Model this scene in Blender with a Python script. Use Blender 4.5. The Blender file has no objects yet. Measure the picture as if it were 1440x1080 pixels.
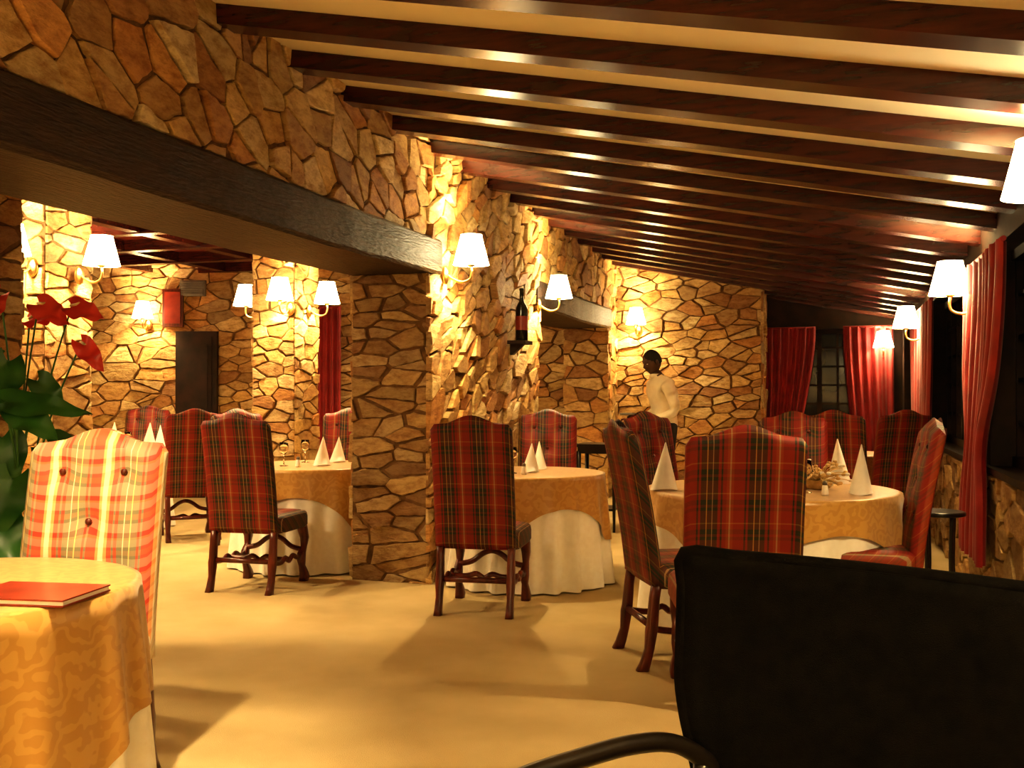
import bpy, bmesh, math, random
from mathutils import Vector, Matrix, Euler
random.seed(7)
scene = bpy.context.scene
try:
    scene.view_settings.view_transform = 'Standard'
    scene.view_settings.look = 'Medium High Contrast'
except Exception as e:
    print(e)
YAW = math.radians(17.48)
cy, sy = math.cos(YAW), math.sin(YAW)
def C(X, Y):            # survey frame (camera heading) -> room frame, metres
    return (cy*X - sy*Y, sy*X + cy*Y)

# ------------------------------------------------------------------ materials
def new_mat(name):
    m = bpy.data.materials.new(name); m.use_nodes = True
    nt = m.node_tree; b = nt.nodes['Principled BSDF']
    return m, nt, b
def noise_mat(name, c1, c2, rough=0.6, scale=8, bump=0.0, bscale=60, metal=0.0, coord='Object', stretch=(1,1,1), sheen=0.0, spec=0.5):
    m, nt, b = new_mat(name)
    tc = nt.nodes.new('ShaderNodeTexCoord'); mp = nt.nodes.new('ShaderNodeMapping')
    mp.inputs['Scale'].default_value = stretch
    nt.links.new(tc.outputs[coord], mp.inputs['Vector'])
    n = nt.nodes.new('ShaderNodeTexNoise'); n.inputs['Scale'].default_value = scale; n.inputs['Detail'].default_value = 3
    nt.links.new(mp.outputs[0], n.inputs['Vector'])
    r = nt.nodes.new('ShaderNodeValToRGB'); r.color_ramp.elements[0].position = .35; r.color_ramp.elements[1].position = .65
    r.color_ramp.elements[0].color = (*c1, 1); r.color_ramp.elements[1].color = (*c2, 1)
    nt.links.new(n.outputs['Fac'], r.inputs[0]); nt.links.new(r.outputs[0], b.inputs['Base Color'])
    b.inputs['Roughness'].default_value = rough; b.inputs['Metallic'].default_value = metal
    b.inputs['Specular IOR Level'].default_value = spec
    if sheen: b.inputs['Sheen Weight'].default_value = sheen
    if bump:
        n2 = nt.nodes.new('ShaderNodeTexNoise'); n2.inputs['Scale'].default_value = bscale; n2.inputs['Detail'].default_value = 3
        nt.links.new(mp.outputs[0], n2.inputs['Vector'])
        bp = nt.nodes.new('ShaderNodeBump'); bp.inputs['Strength'].default_value = bump; bp.inputs['Distance'].default_value = .02
        nt.links.new(n2.outputs['Fac'], bp.inputs['Height']); nt.links.new(bp.outputs[0], b.inputs['Normal'])
    return m
def stone_mat():
    m, nt, b = new_mat('flagstone')
    at = nt.nodes.new('ShaderNodeAttribute'); at.attribute_name = 'Col'
    tc = nt.nodes.new('ShaderNodeTexCoord'); mp = nt.nodes.new('ShaderNodeMapping'); mp.inputs['Scale'].default_value = (1, 1, 2.2)
    mp.inputs['Rotation'].default_value = (.35, .3, 0)
    nt.links.new(tc.outputs['Object'], mp.inputs['Vector'])
    n = nt.nodes.new('ShaderNodeTexNoise'); n.inputs['Scale'].default_value = 9; n.inputs['Detail'].default_value = 7; n.inputs['Roughness'].default_value = .72
    nt.links.new(mp.outputs[0], n.inputs['Vector'])
    r = nt.nodes.new('ShaderNodeValToRGB')
    e = r.color_ramp.elements; e[0].position = .34; e[0].color = (.46, .29, .14, 1); e[1].position = .58; e[1].color = (1.0, 1.0, 1.0, 1)
    nt.links.new(n.outputs['Fac'], r.inputs[0])
    mx = nt.nodes.new('ShaderNodeMix'); mx.data_type = 'RGBA'; mx.blend_type = 'MULTIPLY'; mx.inputs[0].default_value = .85
    nt.links.new(at.outputs['Color'], mx.inputs[6]); nt.links.new(r.outputs[0], mx.inputs[7])
    nt.links.new(mx.outputs[2], b.inputs['Base Color']); b.inputs['Roughness'].default_value = .58
    b.inputs['Specular IOR Level'].default_value = .45
    bp = nt.nodes.new('ShaderNodeBump'); bp.inputs['Strength'].default_value = 1.0; bp.inputs['Distance'].default_value = .035
    nt.links.new(n.outputs['Fac'], bp.inputs['Height']); nt.links.new(bp.outputs[0], b.inputs['Normal'])
    return m
def tartan_mat(front_lit=False):
    m, nt, b = new_mat('tartan_fabric_lit' if front_lit else 'tartan_fabric')
    tc = nt.nodes.new('ShaderNodeTexCoord'); sx = nt.nodes.new('ShaderNodeSeparateXYZ')
    nt.links.new(tc.outputs['Object'], sx.inputs[0])
    def fr(src, k, off):
        a = nt.nodes.new('ShaderNodeMath'); a.operation = 'MULTIPLY_ADD'; a.inputs[1].default_value = k; a.inputs[2].default_value = off
        nt.links.new(src, a.inputs[0])
        f = nt.nodes.new('ShaderNodeMath'); f.operation = 'FRACT'; nt.links.new(a.outputs[0], f.inputs[0]); return f.outputs[0]
    ad = nt.nodes.new('ShaderNodeMath'); ad.operation = 'ADD'
    nt.links.new(sx.outputs['Y'], ad.inputs[0]); nt.links.new(sx.outputs['Z'], ad.inputs[1])
    if front_lit: RED = (.48, .05, .03); GRN = (.20, .17, .10); YEL = (.76, .54, .20); ORG = (.70, .32, .12); CRM = (.80, .68, .46)  # same tartan with front light put into its colours, for the near-left chair
    else: RED = (.19, .012, .008); GRN = (.013, .020, .010); YEL = (.36, .22, .045); ORG = (.23, .042, .012); CRM = (.30, .22, .10)
    stops = [(0, RED), (.10, GRN), (.14, RED), (.18, GRN), (.30, YEL), (.32, GRN), (.42, CRM), (.435, GRN), (.54, RED), (.60, GRN), (.64, RED), (.72, ORG), (.78, CRM), (.81 if not front_lit else .87, ORG), (.87 if not front_lit else .92, RED)]
    def ramp(src, st):
        r = nt.nodes.new('ShaderNodeValToRGB'); r.color_ramp.interpolation = 'CONSTANT'
        el = r.color_ramp.elements
        el[0].position = 0; el[0].color = (*st[0][1], 1); el[1].position = st[1][0]; el[1].color = (*st[1][1], 1)
        for p, c in st[2:]:
            q = el.new(p); q.color = (*c, 1)
        nt.links.new(src, r.inputs[0]); return r.outputs[0]
    c1 = ramp(fr(sx.outputs['X'], 5.2, .12), stops)
    st2 = [(0, RED), (.25, GRN), (.36, RED), (.45, GRN), (.62, RED), (.80, YEL), (.84, RED)]
    if front_lit: st2 = [(0, CRM), (.25, GRN), (.34, ORG), (.50, GRN), (.60, CRM), (.80, YEL), (.86, RED)]
    c2 = ramp(fr(ad.outputs[0], 10.0, .1), st2)
    mx = nt.nodes.new('ShaderNodeMix'); mx.data_type = 'RGBA'; mx.inputs[0].default_value = .28 if not front_lit else .18
    nt.links.new(c1, mx.inputs[6]); nt.links.new(c2, mx.inputs[7])
    nt.links.new(mx.outputs[2], b.inputs['Base Color'])
    b.inputs['Roughness'].default_value = .55; b.inputs['Specular IOR Level'].default_value = .3
    return m
def damask_mat():
    m, nt, b = new_mat('gold_damask')
    tc = nt.nodes.new('ShaderNodeTexCoord')
    w = nt.nodes.new('ShaderNodeTexWave'); w.wave_type = 'RINGS'; w.inputs['Scale'].default_value = 4; w.inputs['Distortion'].default_value = 14; w.inputs['Detail'].default_value = 2; w.inputs['Detail Scale'].default_value = 3
    nt.links.new(tc.outputs['Object'], w.inputs['Vector'])
    r = nt.nodes.new('ShaderNodeValToRGB'); e = r.color_ramp.elements
    e[0].position = .40; e[0].color = (.45, .24, .055, 1); e[1].position = .6; e[1].color = (.52, .30, .08, 1)
    nt.links.new(w.outputs['Fac'], r.inputs[0]); nt.links.new(r.outputs[0], b.inputs['Base Color'])
    b.inputs['Roughness'].default_value = .34; b.inputs['Sheen Weight'].default_value = .3
    return m
def emis_mat(name, col, s):
    m, nt, b = new_mat(name)
    b.inputs['Base Color'].default_value = (.9, .8, .6, 1)
    b.inputs['Emission Color'].default_value = (*col, 1); b.inputs['Emission Strength'].default_value = s
    return m

M_STONE = stone_mat()
M_MORT = noise_mat('mortar', (.12, .062, .022), (.24, .13, .05), .95, 20)
M_TART = tartan_mat(); M_TART_LIT = tartan_mat(True)
M_DAM = damask_mat()
M_LINEN = noise_mat('white_linen', (.86, .82, .72), (.90, .87, .78), .75, 30)
M_NAPK = noise_mat('napkin_linen', (.88, .85, .78), (.92, .89, .82), .7, 30)
M_CWOOD = noise_mat('mahogany', (.055, .010, .005), (.13, .022, .010), .3, 6, 0, stretch=(6, 6, 1))
M_BEAM = noise_mat('beam_wood', (.026, .0045, .003), (.06, .010, .005), .26, 5, stretch=(1, 8, 8))
M_HEAD = noise_mat('old_timber', (.012, .0055, .003), (.032, .014, .006), .5, 6, .6, 14, stretch=(6, 1, 6))
M_CREAM = noise_mat('ceiling_plaster', (.93, .86, .68), (.95, .89, .72), .7, 4)
M_RWOOD = noise_mat('red_stained_wood', (.13, .016, .008), (.26, .036, .016), .4, 5, 0, stretch=(1, 5, 1))
M_CARP = noise_mat('carpet', (.50, .39, .20), (.58, .46, .25), .95, 2.2, .3, 260, spec=.1)
M_CURT = noise_mat('red_velvet', (.22, .004, .007), (.33, .008, .012), .6, 6, sheen=.2)
M_BLACK = noise_mat('black_mesh_fabric', (.0015, .0015, .0015), (.004, .0035, .003), .9, 40, .3, 700, spec=.05)
M_BLKTUBE = noise_mat('black_lacquer', (.008, .006, .005), (.014, .010, .007), .3, 8)
M_GLASSD = noise_mat('night_glass', (.006, .007, .010), (.02, .025, .035), .08, 1.5)
M_BRASS = noise_mat('brass', (.65, .42, .16), (.8, .55, .22), .3, 8, metal=1.0)
M_SHADE = emis_mat('lamp_shade', (1, .80, .43), 26.0)
M_DARKW = noise_mat('dark_wood', (.012, .006, .004), (.03, .013, .008), .6, 6, spec=.25)
M_GREEN = noise_mat('leaf_green', (.012, .07, .012), (.04, .16, .025), .35, 5)
M_SPATHE = noise_mat('anthurium_red', (.55, .03, .025), (.70, .07, .05), .3, 5)
M_TERRA = noise_mat('terracotta', (.30, .11, .05), (.40, .16, .08), .8, 8)
M_SKIN = noise_mat('dark_skin', (.045, .018, .009), (.07, .028, .014), .5, 8)
M_SHIRT = noise_mat('white_shirt', (.74, .62, .42), (.80, .70, .50), .8, 12)
M_TROU = noise_mat('black_trousers', (.01, .01, .012), (.02, .02, .022), .8, 12)
M_HAIR = noise_mat('black_hair', (.004, .004, .004), (.012, .010, .008), .9, 90, .8, 200)
M_MENU = noise_mat('menu_leather', (.20, .022, .012), (.28, .035, .016), .3, 10)
M_STRAW = noise_mat('dried_straw', (.50, .32, .12), (.75, .55, .25), .8, 30)
M_GREY = noise_mat('grey_metal', (.12, .10, .08), (.18, .15, .11), .5, 10)
M_BOTT = noise_mat('dark_bottle_glass', (.006, .008, .005), (.012, .014, .008), .12, 6)
m, nt, b = new_mat('clear_glass'); b.inputs['Transmission Weight'].default_value = 1; b.inputs['Roughness'].default_value = .02; b.inputs['Base Color'].default_value = (1, .97, .9, 1); M_GLASS = m

# ------------------------------------------------------------------ mesh builder
class MB:
    def __init__(s, mats):
        s.bm = bmesh.new(); s.mats = mats; s.col = s.bm.loops.layers.float_color.new('Col')
    def face(s, vs, mi=0, smooth=False, col=None):
        try: f = s.bm.faces.new(vs)
        except ValueError: return None
        f.material_index = mi; f.smooth = smooth
        if col:
            for l in f.loops: l[s.col] = (*col, 1)
        return f
    def v(s, p): return s.bm.verts.new(p)
    def hexa(s, p, mi=0):
        v = [s.v(q) for q in p]
        for idx in ((0,3,2,1),(4,5,6,7),(0,1,5,4),(1,2,6,5),(2,3,7,6),(3,0,4,7)): s.face([v[i] for i in idx], mi)
    def box(s, x0, x1, y0, y1, z0, z1, mi=0):
        s.hexa([(x0,y0,z0),(x1,y0,z0),(x1,y1,z0),(x0,y1,z0),(x0,y0,z1),(x1,y0,z1),(x1,y1,z1),(x0,y1,z1)], mi)
    def rings(s, rings, mi=0, smooth=True, cap=True, closed=True):
        vr = [[s.v(p) for p in r] for r in rings]; n = len(vr[0])
        for a, b_ in zip(vr, vr[1:]):
            for i in range(n if closed else n-1):
                j = (i+1) % n; s.face([a[i], a[j], b_[j], b_[i]], mi, smooth)
        if cap and closed:
            s.face(vr[0][::-1], mi); s.face(vr[-1], mi)
    def lathe(s, prof, c=(0,0,0), seg=24, mi=0, cap=False, smooth=True):
        s.rings([[(c[0]+r*math.cos(2*math.pi*i/seg), c[1]+r*math.sin(2*math.pi*i/seg), c[2]+z) for i in range(seg)] for r, z in prof], mi, smooth, cap)
    def tube(s, pts, rad, seg=8, mi=0, sx=1.0):
        pts = [Vector(p) for p in pts]; n = len(pts)
        if not isinstance(rad, (list, tuple)): rad = [rad]*n
        rs = []; up = Vector((0,0,1)); prev = None
        for i, p in enumerate(pts):
            t = (pts[min(i+1,n-1)]-pts[max(i-1,0)]).normalized()
            if prev is None:
                a = t.cross(up)
                if a.length < .05: a = t.cross(Vector((1,0,0)))
            else: a = prev - t*prev.dot(t)
            a.normalize(); prev = a; b_ = t.cross(a)
            rs.append([p + (a*math.cos(2*math.pi*k/seg)*sx + b_*math.sin(2*math.pi*k/seg))*rad[i] for k in range(seg)])
        s.rings(rs, mi, True, True)
    def loft(s, secs, mi=0, seg=8):   # secs: x,y,z,hx,hy  rounded-square section
        rs = []
        for x, y, z, hx, hy in secs:
            r = []
            for k in range(seg*2):
                a = 2*math.pi*k/(seg*2); ca, sa = math.cos(a), math.sin(a)
                q = .5
                r.append((x+hx*math.copysign(abs(ca)**q, ca), y+hy*math.copysign(abs(sa)**q, sa), z))
            rs.append(r)
        s.rings(rs, mi, True, True)
    def ball(s, c, r, mi=0, seg=12, rg=8, R=None):
        rs = []
        for i in range(1, rg):
            ph = math.pi*i/rg
            ring = []
            for k in range(seg):
                a = 2*math.pi*k/seg
                p = Vector((r[0]*math.sin(ph)*math.cos(a), r[1]*math.sin(ph)*math.sin(a), -r[2]*math.cos(ph)))
                if R: p = R @ p
                ring.append(Vector(c)+p)
            rs.append(ring)
        s.rings(rs, mi, True, True)
    def mesh(s, name):
        me = bpy.data.meshes.new(name)
        bmesh.ops.recalc_face_normals(s.bm, faces=s.bm.faces[:])
        s.bm.to_mesh(me); s.bm.free()
        for m in s.mats: me.materials.append(m)
        return me
    def obj(s, name, loc=(0,0,0), rot=0, parent=None):
        o = bpy.data.objects.new(name, s.mesh(name)); scene.collection.objects.link(o)
        o.location = loc; o.rotation_euler = (0,0,rot)
        if parent: o.parent = parent
        return o
def smooth_curve(pts, n=6):
    P = [Vector(p) for p in pts]; out = []
    for i in range(len(P)-1):
        p0 = P[max(i-1,0)]; p1 = P[i]; p2 = P[i+1]; p3 = P[min(i+2,len(P)-1)]
        for k in range(n):
            t = k/n
            out.append(.5*((2*p1)+(-p0+p2)*t+(2*p0-5*p1+4*p2-p3)*t*t+(-p0+3*p1-3*p2+p3)*t**3))
    out.append(P[-1]); return out

# ------------------------------------------------------------------ stone cladding
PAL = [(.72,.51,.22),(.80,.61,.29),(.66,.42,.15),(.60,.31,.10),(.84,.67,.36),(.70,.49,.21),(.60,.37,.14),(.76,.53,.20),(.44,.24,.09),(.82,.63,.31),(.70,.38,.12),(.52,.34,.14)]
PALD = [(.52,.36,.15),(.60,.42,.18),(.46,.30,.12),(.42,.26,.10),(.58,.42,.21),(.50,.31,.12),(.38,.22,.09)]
def clip(poly, nx, ny, d):
    out = []
    for i in range(len(poly)):
        a = poly[i]; b_ = poly[(i+1) % len(poly)]
        da = a[0]*nx+a[1]*ny-d; db = b_[0]*nx+b_[1]*ny-d
        if da <= 0: out.append(a)
        if (da < 0 < db) or (db < 0 < da):
            t = da/(da-db); out.append((a[0]+(b_[0]-a[0])*t, a[1]+(b_[1]-a[1])*t))
    return out
def stones(mb, O, U, V, w, h, size=.24, aspect=1.5, pal=PAL, depth=(.010,.042), gap=.004, jit=.5, tilt_=.08, th=0.0, drop=.18):
    O = Vector(O); U = Vector(U).normalized(); V = Vector(V).normalized(); N = U.cross(V)
    th = math.radians(th); ct, st = math.cos(th), math.sin(th)
    def T(p): return ((p[0]*ct+p[1]*st)/aspect, -p[0]*st+p[1]*ct)
    def Ti(q): x = q[0]*aspect; return (x*ct-q[1]*st, x*st+q[1]*ct)
    rect = [T(p) for p in ((0,0),(w,0),(w,h),(0,h))]
    ax, bx = min(p[0] for p in rect), max(p[0] for p in rect); ay, by = min(p[1] for p in rect), max(p[1] for p in rect)
    nx = max(1, round((bx-ax)/size)); ny = max(1, round((by-ay)/size)); cw, ch = (bx-ax)/nx, (by-ay)/ny
    seeds = {}
    for i in range(-3, nx+3):
        for j in range(-3, ny+3):
            seeds[i,j] = (ax+(i+.5+(.5 if j % 2 else 0)+random.uniform(-jit,jit))*cw, ay+(j+.5+random.uniform(-jit,jit))*ch)
    for k in list(seeds):      # drop some seeds so neighbouring stones grow larger
        if random.random() < drop: del seeds[k]
    for (i,j), s in seeds.items():
        poly = list(rect)
        for di in range(-3,4):
            for dj in range(-3,4):
                if (di or dj) and (i+di,j+dj) in seeds:
                    q = seeds[i+di,j+dj]; ex, ey = q[0]-s[0], q[1]-s[1]; L = math.hypot(ex,ey)
                    if L < 1e-6: continue
                    ex /= L; ey /= L
                    # per-edge joint width varies
                    g_ = gap*(.3+1.9*abs(math.sin((q[0]+s[0])*37+(q[1]+s[1])*53)))
                    poly = clip(poly, ex, ey, (q[0]+s[0])/2*ex+(q[1]+s[1])/2*ey-g_)
                    if len(poly) < 3: break
            if len(poly) < 3: break
        if len(poly) < 3: continue
        poly = [Ti(p) for p in poly]
        area = abs(sum(poly[k][0]*poly[(k+1)%len(poly)][1]-poly[(k+1)%len(poly)][0]*poly[k][1] for k in range(len(poly))))/2
        if area < .001: continue
        pts = []
        for k in range(len(poly)):
            a = poly[k]; b_ = poly[(k+1)%len(poly)]; L = math.hypot(b_[0]-a[0], b_[1]-a[1])
            if L < .010 and len(poly) > 4: continue
            n = 1+int(L/.05)
            for t in range(n):
                f = t/n; jx = random.uniform(-.005,.005) if t else 0; jy = random.uniform(-.005,.005) if t else 0
                pts.append((a[0]+(b_[0]-a[0])*f+jx, a[1]+(b_[1]-a[1])*f+jy))
        if len(pts) < 3: continue
        cx = sum(p[0] for p in pts)/len(pts); cyy = sum(p[1] for p in pts)/len(pts)
        dd = random.uniform(*depth); tx = random.uniform(-tilt_,tilt_); ty = random.uniform(-tilt_,tilt_)
        base = random.choice(pal); k = random.uniform(.78,1.15); col = tuple(min(.9,c*k) for c in base)
        def ring(ins, dep, tilt):
            r = []
            for p in pts:
                ex, ey = cx-p[0], cyy-p[1]; L = max(math.hypot(ex,ey), .001); f = min(ins/L, .5)
                x, y = p[0]+ex*f, p[1]+ey*f
                z = dep+(tilt*((x-cx)*tx+(y-cyy)*ty))
                r.append(mb.v(O+U*x+V*y+N*max(z,.002)))
            return r
        r0 = ring(0, 0, 0); r1 = ring(.001, dd*.85, 1); r2 = ring(.006, dd, 1)
        n = len(pts)
        for ra, rb in ((r0,r1),(r1,r2)):
            for a in range(n):
                b_ = (a+1)%n; mb.face([ra[a],ra[b_],rb[b_],rb[a]], 1, False, col)
        mb.face(r2, 1, False, col)
WM = [M_MORT, M_STONE, M_HEAD, M_DARKW]
XL, XR = -2.62, 0.948
XI = -3.18
Y0, YB, YW = -2.6, 12.8, 13.8
def zb(x): return 2.97-.199*(x-XL)      # beam underside
# left wall
mb = MB(WM)
mb.box(XI, XL, Y0, .9, 0, 3.3)
mb.box(XI, XL, .9, 6.365, 2.38, 3.3)
mb.box(XI, XL, 6.365, 9.1, 0, 3.3)
mb.box(XI, XL, 9.1, 12.3, 2.38, 3.3)
mb.box(XI, XL, 12.3, YB+.3, 0, 3.3)
stones(mb, (XL, Y0, 0), (0,1,0), (0,0,1), .9-Y0, 2.38, .26, 1.3)
stones(mb, (XL, Y0, 2.38), (0,1,0), (0,0,1), 6.365-Y0+.0, .76, .15, 1.4, depth=(.01,.045), th=-28)
stones(mb, (XL, 6.345, 0), (0,1,0), (0,0,1), 2.755, 3.14, .10, 2.1, depth=(.010,.055), tilt_=.14, th=34)
stones(mb, (XL, 9.1, 2.38), (0,1,0), (0,0,1), YB-9.1, .76, .13, 1.6, th=15)
stones(mb, (XL, 12.3, 0), (0,1,0), (0,0,1), .5, 2.38, .13, 1.6)
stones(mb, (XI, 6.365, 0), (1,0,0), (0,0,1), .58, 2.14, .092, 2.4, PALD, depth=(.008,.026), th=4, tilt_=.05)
stones(mb, (XI, 12.3, 0), (1,0,0), (0,0,1), .58, 2.38, .14, 1.7)
stones(mb, (XI, 9.1, 2.38), (0,-1,0), (0,0,1), 8.2, .59, .24, 1.35)
stones(mb, (XI, 9.1, 0), (0,-1,0), (0,0,1), 2.735, 2.38, .2, 1.5)
mb.obj('wall_left')
# timber lintels
for nm, a, b_ in (('trim_1', .9, 6.52), ('trim_2', 8.98, 12.36)):
    mb = MB([M_HEAD]); rs = []
    N = 24
    for i in range(N+1):
        t = i/N; y = a+(b_-a)*t; s_ = -.03*math.sin(math.pi*t)+random.uniform(-.004,.004)
        x0, x1 = XI+.0, XL+.05+random.uniform(-.004,.004); z0, z1 = 2.14+s_, 2.39+s_*.6; e = .02
        rs.append([(x0,y,z0),(x1-e,y,z0),(x1,y,z0+e),(x1,y,z1-e),(x1-e,y,z1),(x0,y,z1)])
    mb.rings(rs, 0, False); mb.obj(nm)
# back stone wall
mb = MB(WM)
mb.box(XI, -.774, YB, YW+.2, 0, 3.3)
stones(mb, (XL, YB, 0), (1,0,0), (0,0,1), -.774-XL+.01, 3.05, .115, 2.0, th=8)
stones(mb, (-.774, YB, 0), (0,1,0), (0,0,1), 1.0, 2.9, .2, 1.6)
mb.obj('wall_back')
# window wall at far end
mb = MB(WM)
mb.box(-.774, XR+.4, YW, YW+.3, 0, .9)
stones(mb, (-.774, YW, 0), (1,0,0), (0,0,1), 1.72, .88, .15, 1.5)
mb.box(-.774, XR+.4, YW, YW+.3, 2.17, 3.2, 3)
mb.box(.62, XR+.4, YW, YW+.3, .9, 2.17, 3)
mb.box(-.774, XR, YW-.03, YW+.1, .88, .93, 3)
mb.obj('wall_far')
# right wall
mb = MB(WM)
mb.box(XR, XR+.4, Y0, YW, 0, .83)
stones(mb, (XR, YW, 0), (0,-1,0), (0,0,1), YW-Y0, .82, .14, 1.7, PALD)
mb.box(XR-.03, XR+.4, Y0, YW, .83, .87, 3)
mb.box(XR, XR+.4, Y0, YW, 2.16, 2.9, 3)
posts = [(-2.6,-2.2), (1.0,1.35), (3.85,4.25), (6.6,7.0), (10.15,10.55), (13.5,13.8)]
for a, b_ in posts: mb.box(XR, XR+.4, a, b_, .87, 2.16, 3)
mb.obj('wall_right')
# windows
def window(name, p0, p1, z0, z1, nv, nh):
    d = Vector((p1[0]-p0[0], p1[1]-p0[1], 0)); L = d.length; mbw = MB([M_DARKW, M_GLASSD])
    mbw.box(0, L, .06, .08, 0, z1-z0, 1)
    mbw.box(0, L, 0, .1, 0, .06); mbw.box(0, L, 0, .1, z1-z0-.06, z1-z0)
    for i in range(nv+1):
        x = L*i/nv; hw = .03 if i % 3 == 0 else .014
        mbw.box(max(0,x-hw), min(L,x+hw), .02, .1, .06, z1-z0-.06)
    for j in range(1, nh):
        z = (z1-z0)*j/nh; mbw.box(0, L, .03, .09, z-.012, z+.012)
    mbw.obj(name, (p0[0], p0[1], z0), math.atan2(d.y, d.x))
k = 1
for (a, b_), (c_, d_) in zip(posts, posts[1:]):
    window('window_%d' % k, (XR+.12, c_), (XR+.12, b_), .87, 2.16, max(6, int((c_-b_)/.27)//3*3), 5); k += 1
window('window_%d' % k, (-.774, YW+.08), (.62, YW+.08), .93, 2.17, 6, 5)
# rear wall
mb = MB([M_MORT, M_STONE, M_CREAM]); mb.box(-10, XR+.4, Y0-.3, Y0, 0, 3.3, 2); mb.obj('wall_rear')
# left room walls
a = C(1.05, 12.7); b_ = C(-5.8, 12.7)
mb = MB(WM); U = Vector((cy, sy, 0)); Nn = Vector((sy, -cy, 0))
pa, pb = Vector((*b_, 0)), Vector((*a, 0)); bk = -Nn*.3
pbb = pb
mb.hexa([pa, pbb, pbb+bk, pa+bk, pa+Vector((0,0,3.3)), pbb+Vector((0,0,3.3)), pbb+bk+Vector((0,0,3.3)), pa+bk+Vector((0,0,3.3))], 0)
stones(mb, pa, U, (0,0,1), 6.5, 2.97, .12, 2.0, th=5)
mb.obj('wall_side_room_back')
p1 = Vector((*C(-5.8,-4.0), 0)); U2 = (pa-p1).normalized(); n2 = U2.cross(Vector((0,0,1)))
mb = MB(WM); bk = -n2*.3; Z = Vector((0,0,3.3))
mb.hexa([p1, pa, pa+bk, p1+bk, p1+Z, pa+Z, pa+bk+Z, p1+bk+Z], 0)
stones(mb, p1+U2*6, U2, (0,0,1), (pa-p1).length-6, 2.97, .2, 1.6)
mb.obj('wall_side_room_left')
# floor
mb = MB([M_CARP]); mb.box(-10.5, XR+.4, Y0-.3, YW+.3, -.1, 0); mb.obj('floor')
# ceilings
mb = MB([M_CREAM, M_BEAM])
x0, x1 = XI, XR+.4; H = .09
mb.hexa([(x0,Y0-.3,zb(x0)+H),(x1,Y0-.3,zb(x1)+H),(x1,YW+.3,zb(x1)+H),(x0,YW+.3,zb(x0)+H),(x0,Y0-.3,zb(x0)+H+.12),(x1,Y0-.3,zb(x1)+H+.12),(x1,YW+.3,zb(x1)+H+.12),(x0,YW+.3,zb(x0)+H+.12)], 0)
mb.obj('ceiling')
mb = MB([M_BEAM]); y = 3.846-.62*10
while y < YW:
    x0, x1 = XL-.02, XR+.02; w = .13
    mb.hexa([(x0,y,zb(x0)),(x1,y,zb(x1)),(x1,y+w,zb(x1)),(x0,y+w,zb(x0)),(x0,y,zb(x0)+H+.02),(x1,y,zb(x1)+H+.02),(x1,y+w,zb(x1)+H+.02),(x0,y+w,zb(x0)+H+.02)], 0)
    y += .62
mb.obj('trim_ceiling_beams')
mb = MB([M_RWOOD, M_BEAM]); mb.box(-10.5, XI, Y0-.3, YW+.3, 2.97, 3.1, 0)
yy = -2.4
while yy < 13: mb.box(-10.5, XI, yy, yy+.12, 2.85, 2.98, 1); yy += .95
xx = -10.2
while xx < XI-.2: mb.box(xx, xx+.12, Y0, 13, 2.86, 2.98, 1); xx += .95
mb.obj('ceiling_side_room')
# columns
def column(X, Y, w=.45):
    x, y = C(X, Y); mbc = MB(WM); h = w/2
    mbc.box(-h, h, -h, h, 0, 2.97)
    for O, Uv in (((-h,-h,0),(1,0,0)), ((h,-h,0),(0,1,0)), ((h,h,0),(-1,0,0)), ((-h,h,0),(0,-1,0))):
        stones(mbc, O, Uv, (0,0,1), w, 2.84, .105, 1.9, depth=(.01,.03))
    mbc.obj('stone_column', (x, y, 0))
column(-3.42, 7.25); column(-2.25, 9.9); column(-2.68, 4.85, .36)
# door, vent, picture, curtain in side room
xd, yd = C(-3.99, 12.6); mb = MB([M_DARKW, M_BRASS])
mb.box(-.26,.26,-.03,.05,0,2.1); mb.box(-.2,.2,-.045,-.02,.05,2.03)
mb.box(-.15,.15,-.055,-.04,.15,.9); mb.box(-.15,.15,-.055,-.04,1.05,1.93); mb.ball((.17,-.08,1.0),(.025,.025,.025),1)
mb.obj('door_1', (xd, yd, 0), YAW)
xd, yd = C(-4.05, 12.6); mb = MB([M_GREY])
mb.box(-.16,.16,0,.06,-.1,.1)
for i in range(6): mb.box(-.14,.14,-.02,.0,-.085+i*.03,-.07+i*.03)
mb.obj('wall_vent', (xd, yd, 2.65), YAW)
xd, yd = C(-4.3, 12.6); mb = MB([M_CWOOD, M_MENU])
mb.box(-.13,.13,0,.04,-.24,.24,0); mb.box(-.1,.1,-.012,0,-.2,.2,1); mb.obj('framed_picture', (xd, yd, 2.4), YAW)

# ------------------------------------------------------------------ curtains
def curtain(name, top, bot, z1, z0, folds=9, amp=.035, pinch=None):
    mbc = MB([M_CURT]); nx = folds*10; nz = 26
    t0, t1 = Vector((*top[0],0)), Vector((*top[1],0)); b0, b1 = Vector((*bot[0],0)), Vector((*bot[1],0))
    d = (t1-t0).normalized(); n = Vector((-d.y, d.x, 0)); rs = []
    for j in range(nz+1):
        t = j/nz; z = z1+(z0-z1)*t; k = t*t*(3-2*t)
        A = t0.lerp(b0, k); B = t1.lerp(b1, k)
        if pinch:
            g = math.exp(-((z-pinch)/.28)**2)*.45; mid = (A+B)/2; A = A.lerp(mid, g); B = B.lerp(mid, g)
        row = []
        for i in range(nx+1):
            s = i/nx; p = A.lerp(B, s)
            o = amp*math.sin(s*folds*2*math.pi)*(.8+.3*math.sin(s*9+t*2))
            row.append((p.x+n.x*o, p.y+n.y*o, z))
        rs.append(row)
    mbc.rings(rs, 0, True, False, False)
    mbc.tube([(t0.x,t0.y,z1),(t1.x,t1.y,z1)], .015, 8, 0)
    return mbc.obj(name)
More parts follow.
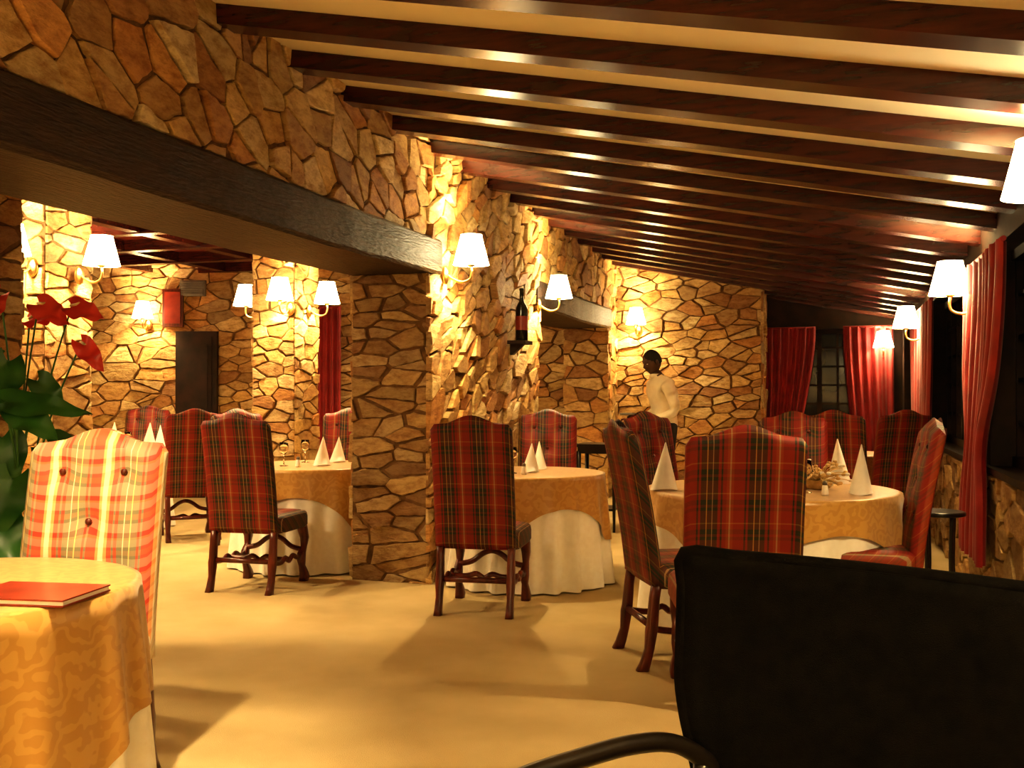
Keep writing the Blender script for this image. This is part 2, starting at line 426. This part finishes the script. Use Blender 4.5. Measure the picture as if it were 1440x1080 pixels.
curtain('red_curtain', ((.87,5.6),(.87,7.0)), ((.86,6.3),(.86,7.3)), 2.10, .30, 8, .035, 1.0)
curtain('red_curtain', ((.87,9.2),(.87,11.3)), ((.87,9.6),(.87,11.2)), 2.12, .25, 9, .03)
curtain('red_curtain', ((-.76,13.68),(-.12,13.68)), ((-.76,13.68),(-.36,13.68)), 2.18, .25, 6, .035)
curtain('red_curtain', ((.22,13.68),(.84,13.68)), ((.34,13.68),(.84,13.68)), 2.18, .25, 6, .035)
curtain('red_curtain', ((.87,2.6),(.87,3.9)), ((.87,2.6),(.87,3.9)), 2.12, .25, 7, .03)
curtain('red_curtain', (C(-2.55,12.5), C(-2.15,12.5)), (C(-2.55,12.5), C(-2.15,12.5)), 2.4, .02, 5, .03)

# ------------------------------------------------------------------ sconces
LCOL = (1, .725, .345)
EM = 4.1
def sconce_mesh():
    mbs = MB([M_BRASS, M_SHADE])
    mbs.rings([[(r*math.cos(a*math.pi/8), y, -.17+r*1.5*math.sin(a*math.pi/8)) for a in range(16)] for r, y in ((.045,0),(.045,.012),(.03,.022),(.012,.03))], 0)
    mbs.tube(smooth_curve([(0,.02,-.17),(0,.06,-.2),(0,.13,-.225),(0,.19,-.205),(0,.205,-.16),(0,.20,-.12),(0,.20,-.04)]), .009, 8, 0)
    mbs.lathe([(.012,-.10),(.032,-.09),(.03,-.08),(.012,-.075)], (0,.2,-.02), 14, 0, True)
    mbs.lathe([(.128,-.105),(.126,-.10),(.075,.10),(.077,.105)], (0,.2,0), 32, 1)
    mbs.tube([(-.075,.2,.098),(.075,.2,.098)], .003, 6, 0)
    return mbs.mesh('sconce')
SM = sconce_mesh()
def sconce(x, y, z, face, e=16):       # x,y on the wall; face = outward direction
    o = bpy.data.objects.new('wall_sconce', SM); scene.collection.objects.link(o)
    o.location = (x, y, z); o.rotation_euler = (0,0,math.atan2(-face[0], face[1]))
    l = bpy.data.lights.new('bulb', 'POINT'); l.energy = e*EM; l.color = LCOL; l.shadow_soft_size = .035
    lo = bpy.data.objects.new('bulb', l); scene.collection.objects.link(lo); lo.parent = o; lo.location = (0,.2,.01)
    return o
WX = XL+.04
sconce(WX, 6.60, 2.32, (1,0), 30); sconce(WX, 9.02, 2.31, (1,0), 28); sconce(-2.3, YB-.04, 2.30, (0,-1), 22)
sconce(XR-.0, 4.05, 2.13, (-1,0), 28); sconce(XR, 6.78, 2.03, (-1,0), 18); sconce(XR, 10.35, 2.05, (-1,0), 18)
sconce(.71, YW, 2.01, (0,-1), 14)
sconce(XR, 1.15, 2.05, (-1,0), 22); sconce(WX, 0.3, 2.3, (1,0), 22); sconce(WX, -1.5, 2.3, (1,0), 20); sconce(XR, -1.8, 2.1, (-1,0), 18)  # out-of-view sconces added as fill around the camera
def colsconce(X, Y, face, w=.45, dz=2.35, along=0, e=25):
    x, y = C(X, Y); f = Vector((*face,0)); s = Vector((-f.y, f.x, 0))
    p = Vector((x,y,0))+f*(w/2+.03)+s*along; sconce(p.x, p.y, dz, face, e)
colsconce(-3.42, 7.25, (0,-1), .45, 2.36, .15); colsconce(-3.37, 7.25, (1,0), .45, 2.33); colsconce(-3.42, 7.25, (-1,0), .45, 2.33)
colsconce(-2.25, 9.9, (0,-1), .45, 2.3, .20); colsconce(-2.25, 9.9, (1,0), .45, 2.3); colsconce(-2.25, 9.9, (-1,0), .45, 2.3)
x, y = C(-4.62, 12.64); sconce(x, y, 2.36, (sy, -cy), 22)
x, y = C(-1.0, 12.64); sconce(x, y, 2.36, (sy, -cy), 24)
sconce(XI-.04, 7.6, 2.3, (-1,0), 24)

# ------------------------------------------------------------------ dining chair
def chair_mesh(fab):
    mbc = MB([fab, M_CWOOD])
    NX, NZ = 20, 22; hw = .242
    def top(x):
        a = abs(x)/hw
        return 1.118+.05*(math.cos(min(a/.72,1)*math.pi)*.5+.5)+.012-(.035 if a > .99 else .02*max(0,(a-.85)/.15)**2)
    def yb(z): return -.225-.13*(max(0.0,z-.42)/.75)**1.3
    front, back = [], []
    BT = ((-.11,1.03),(.11,1.03),(0,.86),(-.11,.69),(.11,.69))
    for j in range(NZ+1):
        fr, br = [], []
        for i in range(NX+1):
            x = -hw+2*hw*i/NX; t = j/NZ; z = .40+(top(x)-.40)*t
            ex = max(0, 1-(abs(x)/hw)**6); ez = max(0, 1-abs(2*t-1)**14); e = (ex*ez)**.5
            tuft = sum(.022*math.exp(-((x-bx)**2+(z-bz)**2)/.0022) for bx, bz in BT)
            fr.append((x, yb(z)+.016+.034*e-tuft*e, z)); br.append((x, yb(z)-.016-.014*e, z))
        front.append(fr); back.append(br)
    mbc.rings([f+b_[::-1] for f, b_ in zip(front, back)], 0, True, True)
    for bx, bz in BT:
        mbc.ball((bx, yb(bz)+.036, bz), (.013,.009,.013), 1, 8, 6)
    # seat cushion
    rs = []
    for z, k in ((.385,.97),(.40,1),(.455,1.0),(.48,.985),(.495,.93),(.502,.8),(.505,.4)):
        r = []
        for a in range(40):
            an = 2*math.pi*a/40; ca, sa = math.cos(an), math.sin(an)
            r.append((.262*k*math.copysign(abs(ca)**.3, ca), .015+.25*k*math.copysign(abs(sa)**.3, sa), z))
        rs.append(r)
    mbc.rings(rs, 0, True, True)
    # legs
    for s in (-1,1):
        x = .215*s
        mbc.loft([(x,-.21,.43,.022,.024),(x,-.225,.34,.022,.024),(x,-.235,.22,.024,.026),(x,-.24,.19,.026,.028),(x,-.25,.10,.020,.022),(x,-.27,.035,.022,.026),(x,-.285,0,.024,.03)], 1)
        mbc.loft([(x,.20,.42,.028,.028),(x,.215,.36,.032,.034),(x,.245,.30,.027,.03),(x,.235,.245,.020,.022),(x,.20,.20,.026,.026),(x,.19,.165,.028,.03),(x,.205,.11,.020,.022),(x,.235,.06,.026,.032),(x,.245,.025,.030,.04),(x,.235,0,.028,.034)], 1)
        mbc.tube(smooth_curve([(x,-.235,.195),(x,-.12,.18),(x,-.05,.205),(x,0,.175),(x,.06,.205),(x,.12,.18),(x,.20,.19)],4), [.016]*25, 8, 1)
    mbc.tube(smooth_curve([(-.215,0,.185),(-.11,0,.185),(-.05,0,.20),(0,0,.175),(.05,0,.20),(.11,0,.185),(.215,0,.185)],4), .017, 8, 1)
    mbc.tube([(-.215,-.237,.205),(.215,-.237,.205)], .017, 8, 1)
    mbc.tube(smooth_curve([(-.215,.215,.22),(-.13,.215,.24),(-.06,.215,.29),(0,.215,.31),(.06,.215,.29),(.13,.215,.24),(.215,.215,.22)],4), .018, 8, 1)
    return mbc.mesh('dining_chair')
CM = chair_mesh(M_TART); CM_LIT = chair_mesh(M_TART_LIT)
def chair(X, Y, fx, fy, me=None):
    x, y = C(X, Y); f = C(fx, fy)
    o = bpy.data.objects.new('dining_chair', me or CM); scene.collection.objects.link(o)
    o.location = (x, y, 0); o.rotation_euler = (0,0,math.atan2(-f[0], f[1]))
chair(-1.48, 3.20, -.05, -1, CM_LIT)
chair(-1.72, 6.8, .23, .97)
chair(-1.48, 8.75, 0, -1)
chair(-2.95, 9.1, -.45, .9)
chair(-4.05, 10.75, 0, -1)
chair(-2.2, 8.55, .7, -.75)
chair(-.17, 6.12, .2, .98)
chair(.26, 7.98, -.12, -1)
chair(.86, 4.96, .985, .16)
chair(1.17, 6.95, .6, -.8)
chair(.96, 4.35, .05, 1)
chair(1.89, 5.32, -.97, .22)
chair(1.98, 7.05, -.3, -.95)
chair(2.75, 8.3, .5, .9)
chair(3.12, 8.4, -.2, .97)

# ------------------------------------------------------------------ tables
def table(X, Y, R, S, rot=0.0, seed=0, drop=.74):
    x, y = C(X, Y); rd = random.Random(seed); NT = 216; H = .752
    ph = [rd.uniform(0,6.28) for _ in range(4)]; n1 = rd.choice((15,17,19))
    def fold(a): return .6*math.sin(n1*a+ph[0]+.8*math.sin(3*a+ph[1]))+.4*math.sin((n1+8)*a+ph[2])
    def rr(a, d, ov=False):
        k = (d/.74); f = fold(a); base = R+.06*k
        if ov: return base+.014+.040*k**.7*max(f, f*.35-.1)
        return base+.040*k**.7*f
    par = MB([M_LINEN, M_DAM, M_DARKW])
    rs = []
    for r_ in (.02, R*.5, R*.9, R-.012): rs.append([(r_*math.cos(2*math.pi*i/NT), r_*math.sin(2*math.pi*i/NT), H) for i in range(NT)])
    for j in range(0, 15):
        t = j/14; d = .008+t*(drop-.008)
        rs.append([(rr(2*math.pi*i/NT,d)*math.cos(2*math.pi*i/NT), rr(2*math.pi*i/NT,d)*math.sin(2*math.pi*i/NT), H-d) for i in range(NT)])
    par.rings(rs, 0, True, False)
    rs = []
    for r_ in (.02, R*.5, R*.9, R-.008): rs.append([(r_*math.cos(2*math.pi*i/NT), r_*math.sin(2*math.pi*i/NT), H+.006) for i in range(NT)])
    for j in range(0, 10):
        t = j/9; row = []
        for i in range(NT):
            a = 2*math.pi*i/NT; q = a-rot
            L = min(S/max(abs(math.cos(q)),abs(math.sin(q))), S*1.32)-R
            d = .006+t*(L-.006); r_ = rr(a, max(d,0), True)
            row.append((r_*math.cos(a), r_*math.sin(a), H+.006-d))
        rs.append(row)
    par.rings(rs, 1, True, False)
    par.lathe([(.26,.012),(.26,.05),(.06,.09),(.05,.68),(.2,.72)], (0,0,0), 20, 2, True)
    par.obj('dining_table', (x, y, 0))
    return (x, y)
TOP = .759
table(-1.60, 2.83, .50, .84, .5, 1)
table(-1.55, 7.72, .55, .75, .3, 2)
table(.11, 7.02, .53, .74, .75, 3)
table(1.50, 5.78, .70, .88, .55, 4)
table(-3.95, 9.7, .55, .75, .2, 5)
table(3.0, 9.3, .5, .7, .2, 6)

def napkin(X, Y, h=.24, r=.085, rot=0):
    x, y = C(X, Y); mbn = MB([M_NAPK]); n = 28; rs = []
    for t in (0,.05,.3,.6,.85,1):
        row = []
        for i in range(n+1):
            a = .35+(2*math.pi+.5)*i/n; rad = r*(1-t)*(1+.06*math.cos(3*a))*(1-.10*i/n)+.003
            hem = .03*math.sin(a*1.0)**2 if t == 0 else 0
            row.append((rad*math.cos(a)+.012*t, rad*math.sin(a)*.75, h*t+hem*.4))
        rs.append(row)
    mbn.rings(rs, 0, True, False, False); mbn.obj('folded_napkin', (x, y, TOP), rot)
napkin(.86, 5.65, .27, .08, .4); napkin(1.90, 5.42, .27, .085, 1.4); napkin(2.0, 6.1, .27, .085, 2.2)
napkin(.13, 6.95, .2, .07, 1); napkin(.2, 7.25, .2, .07, 2)
napkin(-1.45, 7.6, .22, .07, 1); napkin(-1.4, 8.0, .2, .07, 1)
napkin(-3.9, 9.75, .27, .08, 0); napkin(-3.5, 9.6, .27, .08, 1); napkin(-3.48, 9.85, .24, .08, 2)
def glass(X, Y):
    x, y = C(X, Y); g = MB([M_GLASS])
    g.lathe([(.001,.0),(.034,.0),(.033,.004),(.005,.010),(.004,.075),(.012,.085),(.032,.11),(.036,.14),(.031,.18),(.029,.18),(.034,.14),(.030,.112),(.010,.09),(.001,.088)], (0,0,0), 24, 0, False)
    g.obj('wine_glass', (x, y, TOP))
glass(.0, 6.85); glass(-1.73, 7.55); glass(-3.7, 9.6); glass(1.3, 5.5); glass(1.62,5.5); glass(-1.65, 7.95)
def shaker(X, Y):
    x, y = C(X, Y); g = MB([M_GREY, M_NAPK])
    g.lathe([(.018,0),(.02,.01),(.015,.05),(.012,.055)], (0,0,0), 14, 1, True); g.lathe([(.013,.055),(.013,.07),(.006,.078)], (0,0,0), 14, 0, True)
    g.obj('salt_shaker', (x, y, TOP))
shaker(-1.6, 7.45); shaker(.08, 6.75); shaker(1.68,5.35)
# centrepiece
x, y = C(1.75, 5.72); g = MB([M_STRAW, M_NAPK, M_GREEN]); rd = random.Random(3)
g.lathe([(.05,0),(.075,.01),(.09,.05),(.10,.055),(.085,.05),(.07,.02)], (0,0,0), 20, 0, True)
for i in range(80):
    a = rd.uniform(0,6.28); el = rd.uniform(.1,1.0); L = rd.uniform(.1,.21)
    d = Vector((math.cos(a)*math.cos(el), math.sin(a)*math.cos(el), math.sin(el)*.8))
    p = Vector((0,0,.04)); q = p+d*L*.6+Vector((0,0,.01)); r_ = p+d*L-Vector((0,0,.015))
    g.tube([p, q, r_], [.003,.003,.002], 5, 0)
    g.ball(r_, (.014,.014,.011), rd.choice((0,1,0)), 7, 5)
g.obj('dried_flower_basket', (x, y, TOP))
# menu
x, y = C(-1.27, 2.66); g = MB([M_MENU, M_NAPK])
g.box(-.15,.15,-.11,.11,0,.004); g.box(-.145,.148,-.105,.105,.004,.014,1); g.box(-.15,.15,-.11,.11,.014,.018); g.box(-.153,-.147,-.11,.11,0,.018)
g.obj('menu_book', (x, y, TOP+.001), .15)

# small stool table by the window
x, y = C(2.48, 5.78); g = MB([M_BLKTUBE])
g.lathe([(.13,.60),(.14,.605),(.14,.622),(.13,.627)], (0,0,0), 28, 0, True)
for k in range(4):
    a = k*math.pi/2+.6; g.tube(smooth_curve([(.10*math.cos(a),.10*math.sin(a),.60),(.09*math.cos(a),.09*math.sin(a),.3),(.12*math.cos(a),.12*math.sin(a),.0)]), .012, 8)
g.lathe([(.085,.25),(.095,.25),(.095,.262),(.085,.262),(.085,.25)], (0,0,0), 24, 0)
g.obj('side_table', (x, y, 0))
x, y = C(.85, 9.6); g = MB([M_BLKTUBE])
g.box(-.2,.2,-.2,.2,.80,.83); g.box(-.18,.18,-.18,.18,.74,.80)
for a in (-.17,.17):
    for b2 in (-.17,.17): g.loft([(a,b2,.0,.012,.012),(a,b2,.4,.018,.018),(a,b2,.76,.022,.022)], 0, 4)
g.box(-.17,.17,-.17,.17,.2,.22)
g.obj('serving_stand', (x, y, 0))

# bottle displayed on a bracket shelf
g = MB([M_DARKW, M_BOTT, M_MENU])
g.box(0,.16,-.11,.11,-.03,0); g.hexa([(0,-.03,-.12),(.02,-.03,-.12),(.02,.03,-.12),(0,.03,-.12),(0,-.03,-.03),(.12,-.03,-.03),(.12,.03,-.03),(0,.03,-.03)])
g.lathe([(.050,0),(.054,.008),(.054,.26),(.050,.285),(.036,.315),(.022,.335),(.018,.36),(.017,.43),(.021,.432),(.021,.448),(.017,.45)], (.095,0,0), 24, 1, True)
g.lathe([(.0548,.09),(.0548,.21)], (.095,0,0), 24, 2)
g.obj('wine_bottle_shelf', (XL+.045, 8.15, 1.76))

# ------------------------------------------------------------------ anthurium
x, y = C(-2.10, 4.25); g = MB([M_GREEN, M_SPATHE, M_STRAW, M_TERRA, M_DARKW]); rd = random.Random(11)
g.lathe([(.14,0),(.15,.02),(.19,.34),(.215,.35),(.215,.40),(.19,.40),(.175,.36),(.02,.36)], (0,0,0), 28, 3, True)
def leaf(base, d, nrm, L, W, mi, curl=.18):
    base = Vector(base); d = Vector(d).normalized(); s = d.cross(Vector(nrm)).normalized(); n = s.cross(d); rs = []
    for j in range(15):
        t = j/14; w = W*.5*(max(0,math.sin(math.pi*min(1,t*.97+.03)**.58))**.9+.02)
        row = []
        for i in range(-5,6):
            q = i/5; back = -.22*L*(abs(q)**1.5)*(1-t)**3
            row.append(base+d*(t*L+back)+s*(w*q)+n*(-curl*L*t*t+.16*w*abs(q)+.012*math.sin(t*14)*abs(q)))
        rs.append(row)
    g.rings(rs, mi, True, False, False)
def stalk(tip, r=.006, mi=0):
    tip = Vector(tip); b0 = Vector((rd.uniform(-.05,.05), rd.uniform(-.05,.05), .36))
    mid = b0.lerp(tip, .55)+Vector((-tip.x*.2, -tip.y*.2, .08)); g.tube(smooth_curve([b0, mid, tip]), r, 6, mi)
leaves = [(.0,-.1,1.44,-.35,0,-1,.21,.18),(.02,-.16,1.27,1,0,-.06,.34,.12),(.06,-.16,1.24,.9,-.2,-.5,.22,.14),(-.12,-.1,1.26,-.5,-.2,-.8,.22,.18),
 (-.13,.05,1.44,-.9,0,-.3,.22,.16),(.10,-.05,1.36,.7,0,-.7,.16,.11),(-.05,-.05,1.12,.2,-.3,-.9,.26,.19),(-.2,0,1.05,-.7,-.1,-.7,.26,.19),
 (.12,0,1.08,.9,.1,-.5,.24,.18),(.02,-.1,.95,-.2,-.3,-.9,.26,.2),(-.15,-.1,.85,-.6,-.3,-.7,.26,.2),(-.1,.2,1.3,-.5,.7,-.3,.24,.18),(-.02,-.12,.75,.5,-.4,-.7,.26,.2)]
for X, Y, z, dx, dy, dz, L, W in leaves:
    p = C(X,Y); d = C(dx,dy); nn = C(.25,-.8) if dy <= .3 else C(.1,.7); stalk((*p,z)); leaf((*p,z), (*d,dz), (*nn,.55), L, W, 0)
flowers = [(.10,-.05,1.68,.75,-.1,-.45,.16,.12),(.24,-.05,1.67,.8,-.1,-.25,.15,.11),(-.06,-.05,1.72,-.5,-.1,-.7,.16,.13),(.26,0,1.52,.6,-.1,-.7,.16,.09),(.03,.02,1.62,.6,-.2,.0,.12,.09)]
for X, Y, z, dx, dy, dz, L, W in flowers:
    p = C(X,Y); d = C(dx,dy); nn = C(.1,-.75); stalk((*p,z), .004); leaf((*p,z), (*d,dz), (*nn,.6), L, W, 1, .1)
    P = Vector((*p,z)); D = Vector((*d,dz)).normalized(); n_ = Vector((*nn,.6))
    g.tube([P+n_*.01, P+D*.03+n_*.03, P+D*.05+n_*.05], [.006,.006,.003], 7, 2)
g.obj('potted_anthurium', (x, y, 0))

# ------------------------------------------------------------------ black armchair in the foreground
g = MB([M_BLACK, M_BLKTUBE])
A = Vector((*C(.315,1.92),0)); B = Vector((*C(.97,1.60),0)); d = (B-A).normalized(); f = Vector((*C(-.42,-.9),0)).normalized()
Wd = (B-A).length; NX, NZ = 24, 16
def cpt(u, v, off=0):
    zt = .985-.03*u; zl = .50
    z = zl+(zt-zl)*v
    cu = (2*u-1)
    p = A+d*(Wd*(.5+cu*.5*(1-.16*max(0,.45-v)/.45)))
    p = p - f*(.05*(1-cu*cu)) - f*(.05*v) + f*off
    return (p.x, p.y, z)
fr = [[cpt(i/NX, j/NZ, .0) for i in range(NX+1)] for j in range(NZ+1)]
bk = [[cpt(i/NX, j/NZ, -.028) for i in range(NX+1)] for j in range(NZ+1)]
g.rings([a_+b2[::-1] for a_, b2 in zip(fr, bk)], 0, True, True)
edge = [cpt(0,v/8,-.014) for v in range(0,9)]+[cpt(u/8,1,-.014) for u in range(1,9)]+[cpt(1,1-v/8,-.014) for v in range(1,9)]
g.tube(smooth_curve(edge,3), .0145, 10, 0)
seatc = (A+B)/2+f*.27
rs = []
for z, k_ in ((.40,.95),(.42,1),(.46,1),(.48,.9)):
    rs.append([tuple(seatc+d*(.29*k_*math.copysign(abs(math.cos(a))**.4,math.cos(a)))+f*(.27*k_*math.copysign(abs(math.sin(a))**.4,math.sin(a)))+Vector((0,0,z))) for a in [2*math.pi*i/32 for i in range(32)]])
g.rings(rs, 0, True, True)
armL = [(.40,1.93,.565),(.36,1.90,.61),(.30,1.87,.648),(.22,1.83,.659),(.12,1.77,.655),(.0,1.68,.648),(-.06,1.58,.64),(-.05,1.48,.60),(-.02,1.44,.45),(.0,1.44,0)]
g.tube([(lambda p: (*C(p[0],p[1]),p[2]))(q) for q in smooth_curve(armL,6)], .018, 10, 1)
armR = [(.93,1.66,.60),(.96,1.56,.65),(.93,1.44,.655),(.85,1.30,.65),(.75,1.20,.64),(.66,1.16,.60),(.60,1.16,.45),(.58,1.16,0)]
g.tube([(lambda p: (*C(p[0],p[1]),p[2]))(q) for q in smooth_curve(armR,6)], .018, 10, 1)
for q in ((.36,1.9),(.93,1.64)):
    p = C(*q); g.tube([(*p,.60),(*p,0)], .016, 10, 1)
g.obj('black_armchair')

# ------------------------------------------------------------------ waiter
def waiter(X, Y, fx, fy):
    x, y = C(X, Y); ff = C(fx, fy)
    root = bpy.data.objects.new('waiter', None); scene.collection.objects.link(root)
    root.location = (x, y, 0); root.rotation_euler = (0,0,math.atan2(-ff[0], ff[1]))
    V = [(0,0,.96,.16,.13),(0,.0,1.12,.16,.13),(0,.03,1.28,.185,.14),(0,.06,1.42,.15,.11),(0,.085,1.50,.064,.064),(0,.11,1.57,.058,.06)]
    E = [(0,1),(1,2),(2,3),(3,4),(4,5)]
    def add(p, par):
        V.append(p); E.append((par, len(V)-1)); return len(V)-1
    for s in (-1,1):
        a = add((.19*s,.045,1.41,.08,.08),3); a = add((.245*s,.0,1.27,.068,.068),a); a = add((.275*s,-.01,1.12,.058,.058),a)
        a = add((.245*s,.11,1.06,.048,.048),a); a = add((.19*s,.22,1.05,.034,.034),a)
        a = add((.095*s,0,.86,.105,.105),0); a = add((.10*s,.01,.68,.085,.085),a); a = add((.10*s,.015,.49,.066,.066),a)
        a = add((.10*s,-.01,.30,.058,.058),a); a = add((.10*s,-.02,.10,.048,.048),a); a = add((.105*s,.03,.05,.042,.042),a); a = add((.115*s,.14,.04,.036,.034),a)
    me = bpy.data.meshes.new('b'); me.from_pydata([v[:3] for v in V], E, []); o = bpy.data.objects.new('b', me); scene.collection.objects.link(o)
    sk = o.modifiers.new('s','SKIN'); sk.use_smooth_shade = True; ss = o.modifiers.new('u','SUBSURF'); ss.levels = 2; ss.render_levels = 2
    for i, v in enumerate(V): me.skin_vertices[0].data[i].radius = (v[3], v[4])
    me.skin_vertices[0].data[0].use_root = True
    dg = bpy.context.evaluated_depsgraph_get(); dg.update()
    nm = bpy.data.meshes.new_from_object(o.evaluated_get(dg)); bpy.data.objects.remove(o)
    nm.materials.clear()
    for m_ in (M_SHIRT, M_TROU, M_SKIN, M_DARKW): nm.materials.append(m_)
    for p in nm.polygons:
        c = p.center; p.use_smooth = True
        if c.z > 1.505: p.material_index = 2
        elif c.z < .085: p.material_index = 3
        elif c.z < 1.0 and abs(c.x) < .22 and c.y < .17: p.material_index = 1
        else: p.material_index = 0
    for v_ in nm.vertices:      # cloth creases in the shirt
        if 1.0 < v_.co.z < 1.46:
            r_ = 1+.035*math.sin(v_.co.z*42+v_.co.x*17)+.02*math.sin(v_.co.z*90+v_.co.y*40)
            v_.co.x *= r_; v_.co.y = .03+(v_.co.y-.03)*r_ if abs(v_.co.x) < .2 else v_.co.y
    bo = bpy.data.objects.new('body', nm); scene.collection.objects.link(bo); bo.parent = root
    # head
    g = MB([M_SKIN, M_HAIR, M_NAPK]); NS, NR = 32, 24; rs = []
    for i in range(1, NR):
        ph = math.pi*i/NR; row = []
        for k_ in range(NS):
            a = 2*math.pi*k_/NS; dx, dy, dz = math.sin(ph)*math.cos(a), math.sin(ph)*math.sin(a), -math.cos(ph)
            px, py, pz = .076*dx, .097*dy, .122*dz
            if dz < 0: px *= 1-.28*dz*dz*1.3; py = py*(1-.2*dz*dz)+.014*dz*dz
            if dy > .3:
                nose = math.exp(-(px/.013)**2)*math.exp(-((pz+.018)/.022)**2); py += .026*nose
                py += .009*math.exp(-(px/.022)**2)*math.exp(-((pz+.058)/.010)**2)
                py -= .010*(math.exp(-((abs(px)-.031)/.014)**2)*math.exp(-((pz-.006)/.012)**2))
                py += .006*math.exp(-((pz-.028)/.010)**2); py += .008*math.exp(-(px/.02)**2)*math.exp(-((pz+.098)/.014)**2)
            row.append((px,py,pz))
        rs.append(row)
    g.rings(rs, 0, True, True)
    rs = []
    for i in range(9):
        ph = math.radians(80)*(1-i/8)+.03; row = []
        for k_ in range(32):
            a = 2*math.pi*k_/32; low = .40 if math.sin(a) < .3 else 0
            pp = ph+low*(1-i/8); row.append((.080*math.sin(pp)*math.cos(a), -.005+.099*math.sin(pp)*math.sin(a), .006+.122*math.cos(pp)))
        rs.append(row)
    g.rings(rs, 1, True, False)
    for s in (-1,1):
        g.ball((.077*s,-.004,-.005), (.009,.018,.030), 0, 10, 8)
        g.ball((.030*s,.080,.006), (.010,.009,.005), 2, 10, 8)
    ho = g.obj('head', parent=root); ho.location = (0,.135,1.645); ho.rotation_euler = (math.radians(-20),0,math.radians(14)); ho.scale = (1.08,1.08,1.06)
    # hands, collar
    g = MB([M_SKIN, M_SHIRT])
    for s in (-1,1):
        c = Vector((.178*s,.265,1.048))
        g.ball(c, (.017,.05,.038), 0, 12, 8)
        for n_, (dz, L) in enumerate(((.026,.07),(.009,.078),(-.008,.072),(-.024,.058))):
            p0 = c+Vector((0,.035,dz)); g.tube([p0, p0+Vector((-.004*s,L*.45,-.004)), p0+Vector((-.018*s,L*.75,-.012)), p0+Vector((-.034*s,L*.85,-.02))], [.010,.009,.008,.006], 7, 0)
        p0 = c+Vector((-.005*s,-.01,.028)); g.tube([p0, p0+Vector((-.015*s,.025,.022)), p0+Vector((-.025*s,.05,.022))], [.012,.010,.008], 7, 0)
    g.lathe([(.074,0),(.080,.01),(.070,.045),(.066,.045)], (0,.085,1.475), 20, 1)
    g.obj('hands', parent=root)
    # tray carried in both hands
    g = MB([M_GREY]); g.lathe([(.001,0),(.15,0),(.165,.015),(.17,.015),(.155,-.006),(.001,-.006)], (0,.33,1.09), 28, 0); g.obj('tray', parent=root)
waiter(1.62, 10.6, -.85, -.2)

# ------------------------------------------------------------------ world, ceiling lights, camera
w = bpy.data.worlds.new('night'); scene.world = w; w.use_nodes = True
w.node_tree.nodes['Background'].inputs[0].default_value = (.10, .12, .2, 1); w.node_tree.nodes['Background'].inputs[1].default_value = .15
def fill_pendant(x, y, z, e):  # unseen hanging lamp added for fill light
    g = MB([M_BRASS, M_SHADE]); top_ = (zb(x)+.085 if x > XI else 2.97)-z
    g.tube([(0,0,.1),(0,0,top_)], .008, 8, 0); g.lathe([(.05,top_-.03),(.05,top_)], (0,0,0), 16, 0, True)
    g.lathe([(.2,-.1),(.12,.1)], (0,0,0), 32, 1); o = g.obj('fill_pendant_lamp', (x,y,z))
    l = bpy.data.lights.new('bulb','POINT'); l.energy = e; l.color = LCOL; l.shadow_soft_size = .08
    lo = bpy.data.objects.new('bulb', l); scene.collection.objects.link(lo); lo.parent = o
fill_pendant(-.9, -1.2, 2.0, 130)
fill_pendant(-5.2, 3.6, 2.5, 260)
fill_pendant(-7.0, 7.6, 2.5, 180)
def spot(x, y, z, tx, ty, tz, e, ang=70):
    g = MB([M_BRASS, M_SHADE]); 
    g.lathe([(.05,0),(.055,.005),(.055,.09),(.02,.10)], (0,0,0), 20, 0); g.lathe([(.001,.02),(.045,.02)], (0,0,0), 20, 1)
    g.tube([(0,0,.09),(0,0,.16)], .01, 8, 0)
    o = g.obj('ceiling_spotlight', (x,y,z))
    l = bpy.data.lights.new('spot_bulb','SPOT'); l.energy = e; l.color = LCOL; l.spot_size = math.radians(ang); l.spot_blend = .7; l.shadow_soft_size = .05
    lo = bpy.data.objects.new('spot_bulb', l); scene.collection.objects.link(lo); lo.parent = o; lo.location = (0,0,-.01)
    lo.rotation_euler = (Vector((tx,ty,tz))-Vector((x,y,z))).to_track_quat('-Z','Y').to_euler()
x, y = C(-1.35, 2.4); tx, ty = C(-1.6, 2.95); spot(x, y, 2.72, tx, ty, .8, 480, 58)
cam = bpy.data.cameras.new('camera'); cam.lens = 35; cam.sensor_width = 36; cam.clip_start = .05
co = bpy.data.objects.new('camera', cam); scene.collection.objects.link(co)
co.location = (0,0,1.3); co.rotation_euler = (math.radians(90.61), 0, YAW)
scene.camera = co
